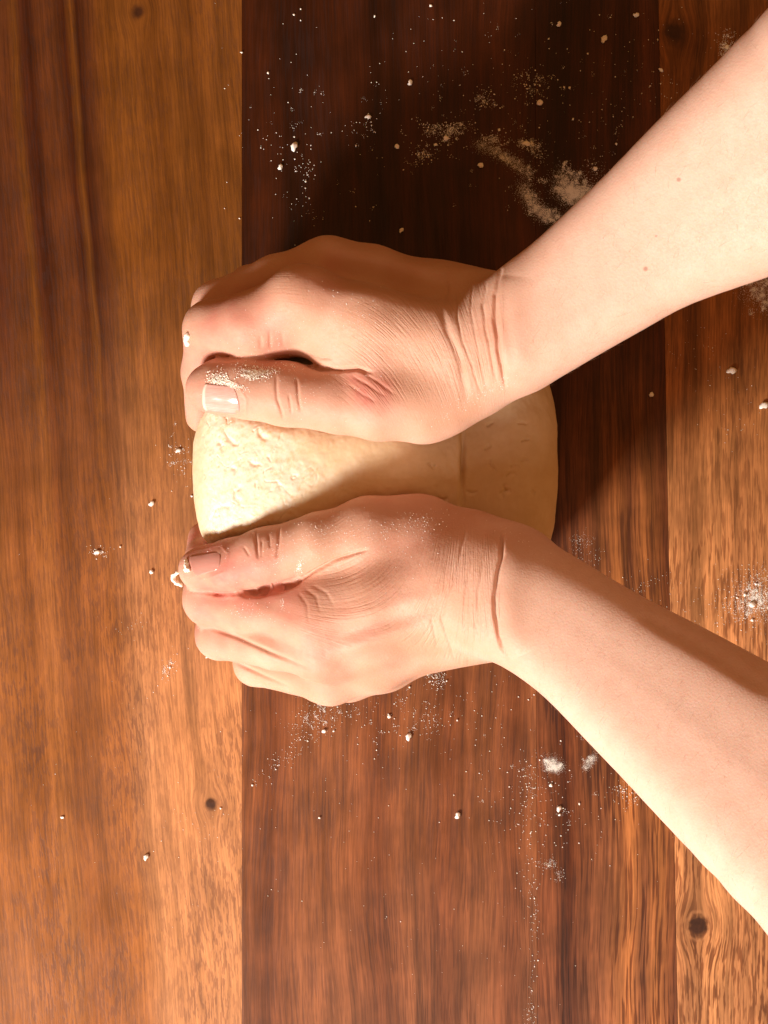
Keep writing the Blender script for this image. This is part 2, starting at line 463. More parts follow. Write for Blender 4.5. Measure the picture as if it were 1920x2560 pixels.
def hand_field(g, D):
    palm = g.full()
    for ch in D['palm']: palm = smin(palm, g.chain(ch, 6.0), D['palm_k'])
    arm = g.full()
    for ch in D['arm']: arm = smin(arm, g.chain(ch, 2.0), D['arm_k'])
    f = smin(palm, arm, 7.0)
    fing = g.full()
    for ch in D['fingers']: fing = smin(fing, g.chain(ch, 3.0), D['fk'])
    f = smin(f, fing, 5.0)
    f = smin(f, g.chain(D['thumb'][:3], 4.0), 5.0)
    return smin(f, g.chain(D['thumb'][2:], 4.0), 1.3)

def make_field(D, h):
    pts = [W(*n[:3]) for part in ('palm', 'arm', 'fingers') for ch in D[part] for n in ch] + [W(*n[:3]) for n in D['thumb']]
    pts = np.array(pts)
    g = Grid(pts.min(0) - 24, np.minimum(pts.max(0) + 42, (225, 400, 400)), h)
    return g, hand_field(g, D)

# ------------------------------------------------------------------ skin
def skin_material(name):
    N = NT(name)
    x, y, z = N.sep(N.tc)
    P = N.vec(N.mul(x, 1000.0), N.mul(y, 1000.0), N.mul(z, 1000.0))
    red = N.attr('redness'); wr = N.attr('wrinkle')
    mot = N.noise(P, 0.16, 3, 0.6); mot2 = N.noise(P, 0.9, 3, 0.6)
    col = N.mix(N.step(mot, 0.3, 0.7), (0.655, 0.425, 0.325), (0.685, 0.46, 0.36))
    col = N.mix(N.mul(N.step(mot2, 0.45, 0.72), 0.22), col, (0.60, 0.31, 0.225))
    col = N.mix(N.mul(N.attr('weathered'), 0.85), col, (0.535, 0.290, 0.188))
    col = N.mix(red, col, (0.54, 0.195, 0.145))
    col = N.mix(N.mul(N.attr('mole'), 0.55), col, (0.20, 0.07, 0.04))
    pores = N.voronoi(P, 1.25)
    cross = N.noise(P, 2.0, 3, 0.6)
    h1 = N.add(N.mul(pores, 0.5), N.mul(cross, 0.6))
    n1 = N.bump(h1, 0.45, 0.00018)
    wc = N.attr('wcoord')
    wl = N.noise(N.vec(N.add(N.mul(wc, 1.35), N.mul(mot, 0.9)), N.mul(N.mul(x, 1000.0), 0.05), N.mul(N.mul(y, 1000.0), 0.05)), 1.0, 2, 0.5)
    wl2 = N.noise(N.vec(N.add(N.mul(wc, 0.8), N.mul(mot, 2.0)), N.mul(N.mul(x, 1000.0), 0.55), N.mul(N.mul(y, 1000.0), 0.55)), 1.0, 3, 0.6)
    patch = N.step(N.noise(P, 0.09, 2), 0.35, 0.62, 0.25, 1.0)
    hw = N.add(N.mul(N.mul(N.step(wl, 0.28, 0.62), wr), patch), N.mul(N.mul(wl2, wr), 0.9))
    n2 = N.bump(hw, 1.0, 0.00013, n1)
    ro = N.step(mot2, 0.3, 0.7, 0.52, 0.66)
    m = N.out(Base_Color=col, Roughness=ro, Normal=n2, Specular_IOR_Level=0.30, Subsurface_Weight=0.30, Subsurface_Scale=0.004)
    N.b.inputs['Subsurface Radius'].default_value = (1.0, 0.34, 0.18)
    return m
M_skin = skin_material('skin')

def nail_material():
    N = NT('fingernail')
    x, y, z = N.sep(N.tc)
    P = N.vec(N.mul(x, 1000.0), N.mul(y, 1000.0), N.mul(z, 1000.0))
    st = N.noise(N.vec(N.mul(x, 250.0), N.mul(y, 2600.0), 0.0), 1, 2)
    col = N.mix(N.step(st, 0.3, 0.7), (0.60, 0.31, 0.26), (0.67, 0.39, 0.33))
    col = N.mix(N.attr('tint'), col, (0.46, 0.20, 0.155))
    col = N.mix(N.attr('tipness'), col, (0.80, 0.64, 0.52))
    return N.out(Base_Color=col, Roughness=0.16, Specular_IOR_Level=0.6, Subsurface_Weight=0.15, Subsurface_Scale=0.002, Normal=N.bump(st, 0.12, 0.0001))
M_nail = nail_material()

person = bpy.data.objects.new('person', None); COL.objects.link(person)
person.location = (0.2, 0, 0.1)
tag(person, 'person with two bare forearms pressing both hands around the dough', 'person')

def build_arm(D, h, label):
    g, F = make_field(D, h)
    V, Q = surface_nets(F, g)
    o = mesh_obj('arm', V, Q, M_skin)
    subdivide(o, 2, 2)
    o['label'] = label
    return o, (g, F)

arm_r, field_r = build_arm(RIGHT, 1.4, 'bare forearm and hand with the pale shiny thumbnail, nearer the dark table side')
arm_l, field_l = build_arm(LEFT, 1.4, 'bare forearm and hand with the pinker dull thumbnail, brightest in the light')

# skin relief: (points in the photo, half width mm, height mm; negative = crease)
REL_R = [
    ([(500, 950), (590, 956), (616, 1000), (614, 1040)], 0.5, 0.14),
    ([(520, 900), (560, 897), (610, 893), (660, 892)], 0.6, -0.5),
    ([(1253, 676), (1236, 736), (1235, 797), (1243, 857), (1253, 917), (1259, 965)], 0.6, -1.6),
    ([(1217, 707), (1206, 760), (1212, 821), (1226, 881), (1238, 953)], 0.5, -0.7),
    ([(1098, 760), (1120, 833), (1149, 900), (1166, 1000)], 1.2, -0.75),
    ([(1120, 780), (1145, 850), (1172, 920), (1186, 1000)], 1.8, 0.25),
    ([(1142, 728), (1143, 797), (1156, 857), (1180, 917), (1205, 990)], 0.4, -0.4),
    ([(1180, 715), (1178, 780), (1195, 881), (1217, 977)], 0.4, -0.35),
    ([(1118, 702), (1115, 756)], 0.6, -0.45),
    ([(1285, 690), (1275, 780), (1285, 860), (1300, 930)], 5.0, 1.2),
    ([(1262, 690), (1252, 736), (1251, 797), (1259, 857), (1268, 917)], 1.6, 0.6),
    ([(691, 940), (693, 997), (708, 1048)], 0.5, -0.6),
    ([(739, 945), (746, 997), (753, 1030)], 0.5, -0.55),
    ([(722, 985), (729, 1036)], 0.45, -0.35),
    ([(762, 907), (800, 921), (849, 926), (892, 922), (930, 932)], 0.7, -1.6),
    ([(770, 885), (800, 897), (830, 897)], 0.6, -0.7),
    ([(652, 840), (650, 872)], 0.7, -0.25), ([(676, 828), (673, 870)], 0.6, -0.3), ([(704, 830), (706, 866)], 0.8, -0.2),
    ([(840, 628), (960, 655), (1120, 690)], 3.0, 0.9),
    ([(770, 720), (920, 735), (1100, 775)], 3.5, 0.6),
    ([(850, 680), (1000, 715), (1110, 740)], 3.0, -0.6),
    ([(880, 940), (920, 962), (960, 990)], 0.5, -0.35), ([(905, 930), (945, 955), (985, 985)], 0.5, -0.35), ([(870, 960), (905, 985), (940, 1005)], 0.5, -0.3),
]
REL_L = [
    ([(478, 1478), (560, 1487), (640, 1481), (700, 1466), (750, 1449)], 0.6, -1.5),
    ([(600, 1484), (650, 1481), (700, 1467), (752, 1447)], 1.2, -2.6),
    ([(500, 1560), (590, 1592), (690, 1638), (770, 1672)], 0.8, -0.9), ([(588, 1655), (660, 1690), (730, 1722)], 0.8, -0.8),
    ([(480, 1376), (552, 1362), (570, 1384), (562, 1432), (490, 1452)], 0.5, 0.16),
    ([(1258, 1335), (1253, 1389), (1241, 1457), (1235, 1493), (1237, 1541), (1246, 1590), (1267, 1645)], 0.65, -1.9),
    ([(1285, 1345), (1278, 1430), (1268, 1500), (1275, 1580), (1300, 1640)], 5.0, 1.2),
    ([(1164, 1325), (1144, 1409), (1115, 1493), (1103, 1541), (1120, 1602), (1135, 1645)], 0.5, -0.45),
    ([(1181, 1400), (1164, 1481), (1156, 1553), (1171, 1602)], 0.5, -0.4),
    ([(1210, 1395), (1196, 1481), (1186, 1560), (1202, 1620)], 0.5, -0.4),
    ([(1130, 1420), (1100, 1500), (1080, 1550), (1092, 1620)], 0.5, -0.3),
    ([(637, 1328), (642, 1368), (649, 1398)], 0.55, -0.75),
    ([(697, 1314), (696, 1376), (692, 1395)], 0.55, -0.7),
    ([(655, 1350), (656, 1395)], 0.45, -0.45), ([(673, 1335), (676, 1370)], 0.45, -0.4),
    ([(608, 1366), (622, 1390)], 0.4, -0.35),
    ([(738, 1455), (790, 1426), (840, 1402), (880, 1388), (915, 1374)], 0.55, -1.5),
    ([(760, 1470), (790, 1492), (800, 1530)], 0.6, -0.2), ([(745, 1480), (765, 1510), (770, 1560)], 0.6, -0.2), ([(780, 1462), (815, 1482), (835, 1515)], 0.6, -0.18),
    ([(800, 1560), (930, 1530), (1080, 1490)], 3.0, 0.6),
    ([(812, 1632), (940, 1600), (1090, 1550)], 3.0, 0.9),
    ([(815, 1598), (940, 1560), (1080, 1520)], 2.6, -0.6),
    ([(820, 1668), (950, 1630), (1080, 1585)], 2.6, -0.7),
    ([(1600, 1525), (1680, 1575), (1780, 1630), (1925, 1725)], 2.4, -1.3),
    ([(640, 1500), (700, 1520), (760, 1545)], 3.0, -0.4),
]
RED_R = [(820, 690, 60, 0.4), (470, 880, 60, 0.5), (935, 985, 55, 0.9), (890, 960, 45, 0.55), (590, 830, 90, 0.40), (500, 1010, 70, 0.5), (690, 850, 45, 0.5), (640, 760, 90, 0.25), (530, 800, 60, 0.3), (760, 985, 120, 0.22), (1245, 830, 60, 0.2), (560, 1000, 55, 0.3)]
RED_L = [(480, 1560, 70, 0.4), (810, 1700, 60, 0.25), (560, 1640, 70, 0.25), (500, 1330, 70, 0.75), (540, 1425, 75, 0.6), (560, 1500, 90, 0.45), (700, 1480, 90, 0.45), (760, 1600, 90, 0.35), (640, 1460, 80, 0.35), (880, 1610, 120, 0.25), (1000, 1380, 140, 0.3), (660, 1370, 60, 0.25)]

def gauss_sum(px, py, L):
    r = np.zeros(len(px), dtype=np.float32)
    for x, y, s, a in L: r += a * np.exp(-((px - x) ** 2 + (py - y) ** 2) / (s * s))
    return r

def skin_detail(o, rel, reds, wfield, wmask, moles):
    V, N = get_co(o)
    px, py = to_px(V)
    up = smoothstep(-0.05, 0.25, N[:, 2])
    disp = np.zeros(len(V), dtype=np.float32)
    ln = np.zeros(len(V), dtype=np.float32)
    mm = (CAM_H - V[:, 2]) / FPX
    for pts, w, h in rel:
        xs = [p[0] for p in pts]; ys = [p[1] for p in pts]; m = 3.2 * w / 0.13
        sel = np.nonzero((px > min(xs) - m) & (px < max(xs) + m) & (py > min(ys) - m) & (py < max(ys) + m) & (up > 0))[0]
        if len(sel) == 0: continue
        jit = 3.0 * noise(V[sel], 0.10, 2)
        d, t = poly_dist(px[sel] + jit, py[sel] + jit * 0.6, pts)
        d = d * mm[sel]
        taper = np.minimum(1, 1.0 - np.abs(2 * t - 1) ** 4 * 0.85)
        disp[sel] += h * np.exp(-(d / w) ** 2) * taper * up[sel]
    # gentle unevenness of the flesh
    hand = smoothstep(1330, 1230, px)
    disp += (0.05 + 0.16 * hand) * noise(V, 0.05, 2) + 0.03 * hand * noise(V, 0.22, 2)
    V2 = V + N * disp[:, None]
    set_co(o, V2)
    set_attr(o, 'redness', np.clip(gauss_sum(px, py, reds) * (0.85 + 0.5 * noise(V, 0.12, 3)), 0, 1))
    set_attr(o, 'wrinkle', np.clip(wmask(px, py) * up, 0, 1.8))
    set_attr(o, 'weathered', np.clip(smoothstep(1480, 1120, px) * (0.85 + 0.4 * noise(V, 0.07, 2)), 0, 1))
    set_attr(o, 'wcoord', wfield(px, py) * 0.145)
    ml = np.zeros(len(V), dtype=np.float32)
    for x, y, r in moles: ml = np.maximum(ml, smoothstep(r * 1.3, r * 0.6, np.hypot(px - x, py - y)) * up)
    set_attr(o, 'mole', ml)

def wf_r(x, y):
    dx, dy = np.clip(x - 900, -250, 380), np.clip(y - 800, -200, 280)
    return 0.5 * dx + 0.00083 * dx * dx - 0.86 * dy + 0.002 * dx * dy
def wm_r(x, y):
    a = gauss_sum(x, y, [(1170, 900, 110, 1.1), (1030, 900, 120, 0.8), (920, 830, 100, 0.7), (900, 960, 70, 0.6), (1190, 780, 80, 0.6), (700, 740, 70, 0.35)])
    return a * (x < 1262)
def wf_l(x, y):
    dx, dy = np.clip(x - 850, -250, 430), np.clip(y - 1530, -240, 240)
    return 0.00175 * dx * dx + dy - 0.003 * dx * dy
def wm_l(x, y):
    a = gauss_sum(x, y, [(1170, 1540, 100, 2.2), (1160, 1420, 80, 1.3), (1040, 1560, 110, 1.1), (900, 1500, 110, 0.65), (800, 1560, 100, 0.45), (1000, 1420, 90, 0.5), (860, 1350, 70, 0.5)])
    return a * (x < 1250)
skin_detail(arm_r, REL_R, RED_R, wf_r, wm_r, [(1697, 449, 5.5), (1614, 672, 6), (1640, 590, 3)])
skin_detail(arm_l, REL_L, RED_L, wf_l, wm_l, [])
for a in (arm_r, arm_l):
    a.parent = person; a.matrix_parent_inverse = person.matrix_world.inverted()

def bvh_of(o):
    V, _ = get_co(o)
    return BVHTree.FromPolygons([Vector(v) for v in V.tolist()], [tuple(p.vertices) for p in o.data.polygons])
bvh_r, bvh_l = bvh_of(arm_r), bvh_of(arm_l)
EYE = Vector((0, 0, CAM_H))
def hit(bvh, px, py):
    q = Vector(W(px, py, 0)) - EYE
    p, n, i, d = bvh.ray_cast(EYE, q.normalized())
    return p, n

# the fine pale hair of the forearms
def hair_on(o, n, toward):
    V, N = get_co(o)
    px, py = to_px(V)
    ok = np.nonzero((px > 1320) & (px < 1960) & (N[:, 2] > -0.35))[0]
    idx = RNG.choice(ok, n, replace=False)
    VV = []; FF = []
    for q in idx:
        p, nn = V[q], N[q]
        d = np.array(toward, float) + RNG.normal(size=3) * 0.35
        d -= nn * (d @ nn); d /= np.linalg.norm(d)
        sd = np.cross(d, nn); L = RNG.uniform(2.5, 6.0); w = 0.017
        b = len(VV)
        for t, hgt, ww in ((0, -0.1, w), (0.4, 0.25, w * 0.9), (0.75, 0.38, w * 0.6), (1.0, 0.42, w * 0.15)):
            c = p + d * L * t + nn * hgt * L * 0.35
            VV += [c + sd * ww, c - sd * ww * 0.6 + nn * ww, c - sd * ww * 0.6 - nn * ww]
        for k in range(3):
            for m in range(3):
                m2 = (m + 1) % 3
                FF.append((b + k * 3 + m, b + k * 3 + m2, b + k * 3 + 3 + m2, b + k * 3 + 3 + m))
    N2 = NT('arm_hair')
    mat = N2.out(Base_Color=(0.42, 0.25, 0.14), Roughness=0.4)
    h = mesh_obj('arm_hair', VV, FF, mat, o)
    h.matrix_parent_inverse = o.matrix_world.inverted()
    h['kind'] = 'stuff'
bpy.context.view_layer.update()
hair_on(arm_r, 260, (0.5, 0.75, 0.1)); hair_on(arm_l, 260, (-0.25, -0.9, 0.0))

# thumbnails: curved plates lying on the last joint of each thumb
def make_nail(bvh, arm, quad, tip_side, label):
    """quad: four photo corners (tip a, tip b, root b, root a); plate 0.5 mm thick, follows the flesh"""
    nu, nv = 22, 18
    a, b, c, d = [np.array(q, float) for q in quad]
    V = []; tipn = []
    for i in range(nu + 1):
        u = i / nu                                        # 0 tip .. 1 root
        for j in range(nv + 1):
            v = j / nv
            uu = u
            edge = abs(2 * v - 1) ** 3
            uu = 0.5 + (u - 0.5) * (1 - 0.16 * edge)      # rounded ends
            p = (a * (1 - uu) + d * uu) * (1 - v) + (b * (1 - uu) + c * uu) * v
            h, n = hit(bvh, p[0], p[1])
            if h is None: h, n = Vector(W(p[0], p[1], 62)), Vector((0, 0, 1))
            lift = 0.32 - 0.32 * max(0.0, (u - 0.75) * 4) ** 2 * 0.9 - 0.25 * edge
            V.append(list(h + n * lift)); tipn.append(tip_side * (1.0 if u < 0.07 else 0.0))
    V = np.array(V)
    G = V.reshape(nu + 1, nv + 1, 3)
    for _ in range(10):                                    # smooth the plate
        H = G.copy(); H[1:-1, 1:-1] = (G[:-2, 1:-1] + G[2:, 1:-1] + G[1:-1, :-2] + G[1:-1, 2:]) / 4; G = H
    V = G.reshape(-1, 3)
    F = []
    for i in range(nu):
        for j in range(nv):
            q = i * (nv + 1) + j
            F.append((q, q + nv + 1, q + nv + 2, q + 1))
    F = np.array(F)
    p0, p1, p2 = V[F[0][0]], V[F[0][1]], V[F[0][2]]
    if np.cross(p1 - p0, p2 - p0)[2] < 0: F = F[:, ::-1]
    o = mesh_obj('thumbnail', V, F, M_nail, arm)
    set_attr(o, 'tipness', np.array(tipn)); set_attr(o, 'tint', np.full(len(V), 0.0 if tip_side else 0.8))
    m = o.modifiers.new('thickness', 'SOLIDIFY'); m.thickness = 0.0005; m.offset = -0.6
    o.matrix_parent_inverse = arm.matrix_world.inverted()
    o['label'] = label
    return o
bpy.context.view_layer.update()
make_nail(bvh_r, arm_r, [(508, 958), (506, 1026), (604, 1036), (588, 966)], 0.8, 'pale glossy thumbnail with a white line of reflected window')
make_nail(bvh_l, arm_l, [(470, 1392), (488, 1440), (548, 1424), (554, 1378)], 0, 'pink dull thumbnail seen from above')

# ------------------------------------------------------------------ dough
def dough_material():
    N = NT('bread_dough')
    x, y, z = N.sep(N.tc)
    P = N.vec(N.mul(x, 1000.0), N.mul(y, 1000.0), N.mul(z, 1000.0))
    a = N.noise(P, 0.12, 4, 0.6); b = N.noise(P, 1.2, 4, 0.6); c = N.noise(P, 0.45, 4, 0.65)
    col = N.mix(N.step(a, 0.3, 0.7), (0.68, 0.51, 0.30), (0.74, 0.58, 0.37))
    col = N.mix(N.mul(N.attr('floury'), N.step(c, 0.25, 0.60)), col, (0.80, 0.71, 0.56))
    nrm = N.bump(N.add(N.mul(b, 0.3), N.mul(c, 0.5)), 0.15, 0.0004)
    m = N.out(Base_Color=col, Roughness=0.58, Specular_IOR_Level=0.3, Normal=nrm, Subsurface_Weight=0.2, Subsurface_Scale=0.004)
    N.b.inputs['Subsurface Radius'].default_value = (1.0, 0.6, 0.3)
    return m
M_dough = dough_material()

def ellipsoid(g, c, r, e=2.5):
    X = (g.ax[0][:, None, None] - c[0]) / r[0]; Y = (g.ax[1][None, :, None] - c[1]) / r[1]; Z = (g.ax[2][None, None, :] - c[2]) / r[2]
    k = np.power(np.abs(X) ** e + np.abs(Y) ** e + np.abs(Z) ** e, 1 / e)
    return ((k - 1) * min(r)).astype(np.float32)

def build_dough():
    g = Grid((-85, -75, -1), (85, 85, 75), 1.4)
    c1 = W(850, 1175, 31); c2 = W(1130, 1165, 26)
    d = ellipsoid(g, c1, (57, 57, 35.0), 2.45)
    d = smin(d, ellipsoid(g, (c2[0], c2[1], 26), (41, 58, 31), 2.7), 2.5)
    for D in (RIGHT, LEFT):                        # the hands press into it
        f = hand_field(g, D)
        k = 5.0
        a, b = d, -(f - 0.2)
        hh = np.maximum(k - np.abs(a - b), 0) / k
        d = np.maximum(a, b) + hh * hh * k * 0.25
    d = np.maximum(d, 0.3 - g.ax[2][None, None, :])
    V, Q = surface_nets(d, g)
    o = mesh_obj('bread_dough', V, Q, M_dough)
    subdivide(o, 3, 2)
    V, N = get_co(o); px, py = to_px(V)
    up = smoothstep(-0.3, 0.2, N[:, 2])
    mm = (CAM_H - V[:, 2]) / FPX
    rough = smoothstep(880, 640, px + 90 * noise(V, 0.05, 2)) * smoothstep(490, 540, px + 0 * py)
    n1 = noise(V, 0.16, 3, 0.55); n2 = noise(V + 40, 0.33, 2); n3 = noise(V + 90, 0.8, 2)
    wv = V + 3.0 * np.stack([noise(V + 200, 0.12, 2), noise(V + 300, 0.12, 2), noise(V + 400, 0.12, 2)], 1)
    r1 = np.abs(noise(wv, 0.075, 2)); r2 = np.abs(noise(wv + 70, 0.13, 2))
    disp = 0.6 * rough * (-0.75 * np.maximum(0, 0.05 - r1) / 0.05 * smoothstep(-0.25, 0.25, n2) - 0.45 * np.maximum(0, 0.07 - r2) / 0.07 * smoothstep(-0.1, 0.3, n1) + 0.12 * n2 + 0.05 * n3 + 0.42 * n1)
    disp += (1 - rough) * (0.35 * noise(V, 0.05, 2) + 0.16 * n1)
    disp -= 2.6 * smoothstep(1150, 1162, px + 3 * noise(V, 0.1, 1)) * smoothstep(1330, 1170, px)
    # the fold where the right end was rolled under, and small torn crescents
    rel = [([(1153, 1060), (1158, 1120), (1156, 1180), (1152, 1270)], 1.1, -2.7), ([(1140, 1060), (1143, 1150), (1138, 1260)], 3.2, 1.3)]
    for cx, cy, r, a0, a1 in [(1290, 1215, 26, 100, 200), (1300, 1180, 18, 190, 280), (1265, 1150, 40, 120, 190), (1310, 1155, 10, 200, 330), (1085, 1160, 9, 30, 190), (1278, 1250, 26, 200, 290),
                              (1285, 1195, 14, 180, 300), (1240, 1075, 18, 200, 280), (1305, 1065, 12, 210, 330), (1230, 1130, 14, 190, 290), (1100, 1235, 16, 20, 120), (1345, 1230, 10, 80, 200), (1180, 1222, 12, 10, 170), (1320, 1110, 12, 190, 300)]:
        rel.append(([(cx + r * math.cos(math.radians(a0 + (a1 - a0) * t / 5)), cy + r * 0.8 * math.sin(math.radians(a0 + (a1 - a0) * t / 5))) for t in range(6)], 0.6, -0.7))
    for cx, cy in [(560, 1000), (590, 1090), (575, 1180), (610, 1240), (640, 1150), (560, 1280), (700, 1040), (665, 1080), (600, 1310), (545, 1120)]:
        a0 = RNG.uniform(0, 360); r = RNG.uniform(10, 22)
        rel.append(([(cx + r * math.cos(math.radians(a0 + 34 * t)), cy + r * math.sin(math.radians(a0 + 34 * t))) for t in range(6)], 0.9, -0.55))
    for pts, w, h in rel:
        xs = [p[0] for p in pts]; ys = [p[1] for p in pts]; m = 3.2 * w / 0.13
        sel = np.nonzero((px > min(xs) - m) & (px < max(xs) + m) & (py > min(ys) - m) & (py < max(ys) + m) & (up > 0))[0]
        if len(sel) == 0: continue
        jit = (2 if h < -1.5 else 8) * noise(V[sel], 0.2, 2)
        d, t = poly_dist(px[sel] + jit, py[sel] + jit, pts)
        d = d * mm[sel]
        disp[sel] += h * np.exp(-(d / w) ** 2) * (1 - np.abs(2 * t - 1) ** 3 * 0.9) * up[sel]
    V = V + N * disp[:, None]
    V[:, 2] = np.maximum(V[:, 2], 0.15)
    set_co(o, V)
    set_attr(o, 'floury', np.clip(rough + 0.12, 0, 1))
    tag(o, 'soft pale lump of bread dough squeezed between the two hands', 'dough')
    return o
dough = build_dough()

# ------------------------------------------------------------------ flour and crumbs
def flour_material(name, c, r=0.85):
    N = NT(name)
    x, y, z = N.sep(N.tc)
    n = N.noise(N.vec(N.mul(x, 1000.0), N.mul(y, 1000.0), N.mul(z, 1000.0)), 1.5, 2)
    return N.out(Base_Color=N.mix(n, c, tuple(min(1, v * 1.12) for v in c)), Roughness=r, Specular_IOR_Level=0.2, Subsurface_Weight=0.1, Subsurface_Scale=0.001)
M_flour = flour_material('flour', (0.88, 0.83, 0.75))
M_scrap = flour_material('dough_scrap', (0.88, 0.81, 0.70), 0.7)

OCT = np.array([(1, 0, 0), (-1, 0, 0), (0, 1, 0), (0, -1, 0), (0, 0, 1), (0, 0, -1)], float)
OCF = np.array([(0, 2, 4), (2, 1, 4), (1, 3, 4), (3, 0, 4), (2, 0, 5), (1, 2, 5), (3, 1, 5), (0, 3, 5)])
def grains(name, pts, size, mat, flat=0.6, normals=None):
    pts = np.asarray(pts, float); n = len(pts)
    size = np.asarray(size, float)
    J = OCT[None] * RNG.uniform(0.6, 1.3, (n, 6, 3))
    th = RNG.uniform(0, 6.283, n); c, s_ = np.cos(th)[:, None], np.sin(th)[:, None]
    X = J[:, :, 0] * c - J[:, :, 1] * s_; Y = J[:, :, 0] * s_ + J[:, :, 1] * c; Z = J[:, :, 2] * flat
    V = np.stack([X, Y, Z], 2) * size[:, None, None] * 0.5
    V[:, :, :2] *= RNG.uniform(0.75, 1.25, (n, 1, 2))
    V += pts[:, None, :]
    F = OCF[None] + (np.arange(n) * 6)[:, None, None]
    return mesh_obj(name, V.reshape(-1, 3), F.reshape(-1, 3), mat, smooth=False)

def cluster(px, py, sx, sy, rot, n, s0, s1):
    """n grains round a photo point, spread in photo pixels"""
    u = RNG.normal(size=(n, 2)) * (sx, sy); a = math.radians(rot)
    x = px + u[:, 0] * math.cos(a) - u[:, 1] * math.sin(a); y = py + u[:, 0] * math.sin(a) + u[:, 1] * math.cos(a)
    s = s0 * (s1 / s0) ** (RNG.uniform(size=n) ** 2.2)
    return np.stack([x, y, s], 1)
def streak(pts, wid, n, s0, s1):
    t = RNG.uniform(0, len(pts) - 1.001, n); k = t.astype(int); f = t - k
    P = np.array(pts, float); q = P[k] * (1 - f)[:, None] + P[k + 1] * f[:, None] + RNG.normal(size=(n, 2)) * wid
    return np.concatenate([q, (s0 * (s1 / s0) ** (RNG.uniform(size=n) ** 2.2))[:, None]], 1)

def spots(L):
    return np.array([(x, y, s * 0.15) for x, y, s in L])
def clumpy(px, py, sx, sy, rot, n, m, s0=0.12, s1=0.5, w=4.5):
    C = cluster(px, py, sx, sy, rot, n, 1, 2)
    return np.concatenate([cluster(x, y, w * RNG.uniform(0.5, 1.3), w * RNG.uniform(0.4, 1.0), RNG.uniform(0, 180), int(m * RNG.uniform(0.4, 1.6)), s0, s1) for x, y, q in C])
def table_flour(name, label, sets):
    A = np.concatenate(sets)
    # keep off the bodies: only where the table is what the light reaches
    P = np.stack([W(x, y, 0.0) for x, y, s in A]); P[:, 2] = A[:, 2] * 0.22
    o = grains(name, P, A[:, 2], M_flour)
    return tag(o, label, 'flour', kind='stuff')

up_sets = [clumpy(1432, 478, 19, 14, -20, 48, 120), clumpy(1410, 450, 12, 18, 10, 16, 70), clumpy(1330, 505, 9, 26, -25, 22, 70), clumpy(1372, 540, 22, 7, 25, 16, 70), clumpy(1290, 410, 55, 7, 33, 22, 50), clumpy(1125, 325, 24, 8, -5, 22, 24), clumpy(1062, 390, 20, 10, 0, 10, 20), clumpy(1210, 250, 12, 10, 0, 10, 20), clumpy(1225, 350, 14, 8, 0, 10, 34), clumpy(1320, 360, 16, 8, 10, 10, 50), clumpy(1335, 210, 20, 20, 0, 14, 16), clumpy(1050, 330, 150, 90, 0, 46, 9), clumpy(1350, 250, 140, 110, 0, 34, 9), clumpy(720, 340, 60, 110, 0, 7, 8), clumpy(1815, 112, 12, 16, 0, 12, 40),
           spots([(752, 23, 9), (735, 37, 8), (937, 40, 8), (605, 132, 9), (670, 182, 9), (764, 454, 9), (890, 364, 7), (1088, 362, 13), (1423, 220, 11), (1410, 219, 9), (1077, 14, 9), (1371, 98, 9), (1469, 134, 8), (1287, 247, 7), (1432, 298, 8), (1248, 325, 9), (1540, 360, 8), (1644, 100, 6), (1625, 215, 5)]),
           cluster(1000, 250, 230, 150, 0, 100, 0.25, 0.8), cluster(1300, 200, 170, 130, 0, 150, 0.25, 0.8), cluster(720, 330, 70, 130, 0, 26, 0.3, 0.8),
           streak([(1062, 312), (1075, 330), (1115, 318), (1142, 315)], 9, 170, 0.2, 0.7), cluster(1115, 345, 14, 14, 0, 90, 0.2, 0.8), cluster(1062, 390, 20, 14, 0, 60, 0.25, 0.8),
           cluster(1210, 250, 14, 12, 0, 50, 0.25, 0.8), cluster(1330, 200, 18, 14, 0, 30, 0.3, 0.9), cluster(1325, 210, 14, 28, 0, 40, 0.25, 0.7), cluster(790, 535, 40, 12, 30, 12, 0.3, 0.7),
           cluster(765, 430, 14, 50, 0, 50, 0.25, 0.8), cluster(680, 370, 25, 25, 0, 20, 0.3, 0.7), cluster(905, 310, 25, 12, -30, 30, 0.25, 0.7),
           streak([(1190, 358), (1245, 382), (1290, 408), (1325, 440)], 9, 3200, 0.08, 0.30), streak([(1305, 462), (1325, 500), (1350, 532), (1395, 548)], 11, 5000, 0.08, 0.32),
           cluster(1425, 475, 20, 17, 0, 3500, 0.08, 0.34), cluster(1455, 488, 22, 10, -25, 3500, 0.08, 0.32), cluster(1405, 447, 14, 20, 0, 1200, 0.08, 0.32), cluster(1320, 360, 14, 9, 0, 160, 0.15, 0.6), cluster(1345, 385, 12, 14, 0, 90, 0.15, 0.6), cluster(1488, 425, 14, 16, 0, 110, 0.16, 0.6),
           cluster(1225, 350, 16, 10, 0, 110, 0.16, 0.6), cluster(1640, 140, 70, 90, 0, 40, 0.25, 0.7), cluster(1815, 110, 16, 20, 0, 160, 0.18, 0.7), cluster(1545, 290, 25, 20, 0, 16, 0.3, 0.8), cluster(1640, 240, 30, 40, 0, 20, 0.3, 0.7)]
table_flour('flour', 'fine flour dusted over the dark boards above the higher hand', up_sets)
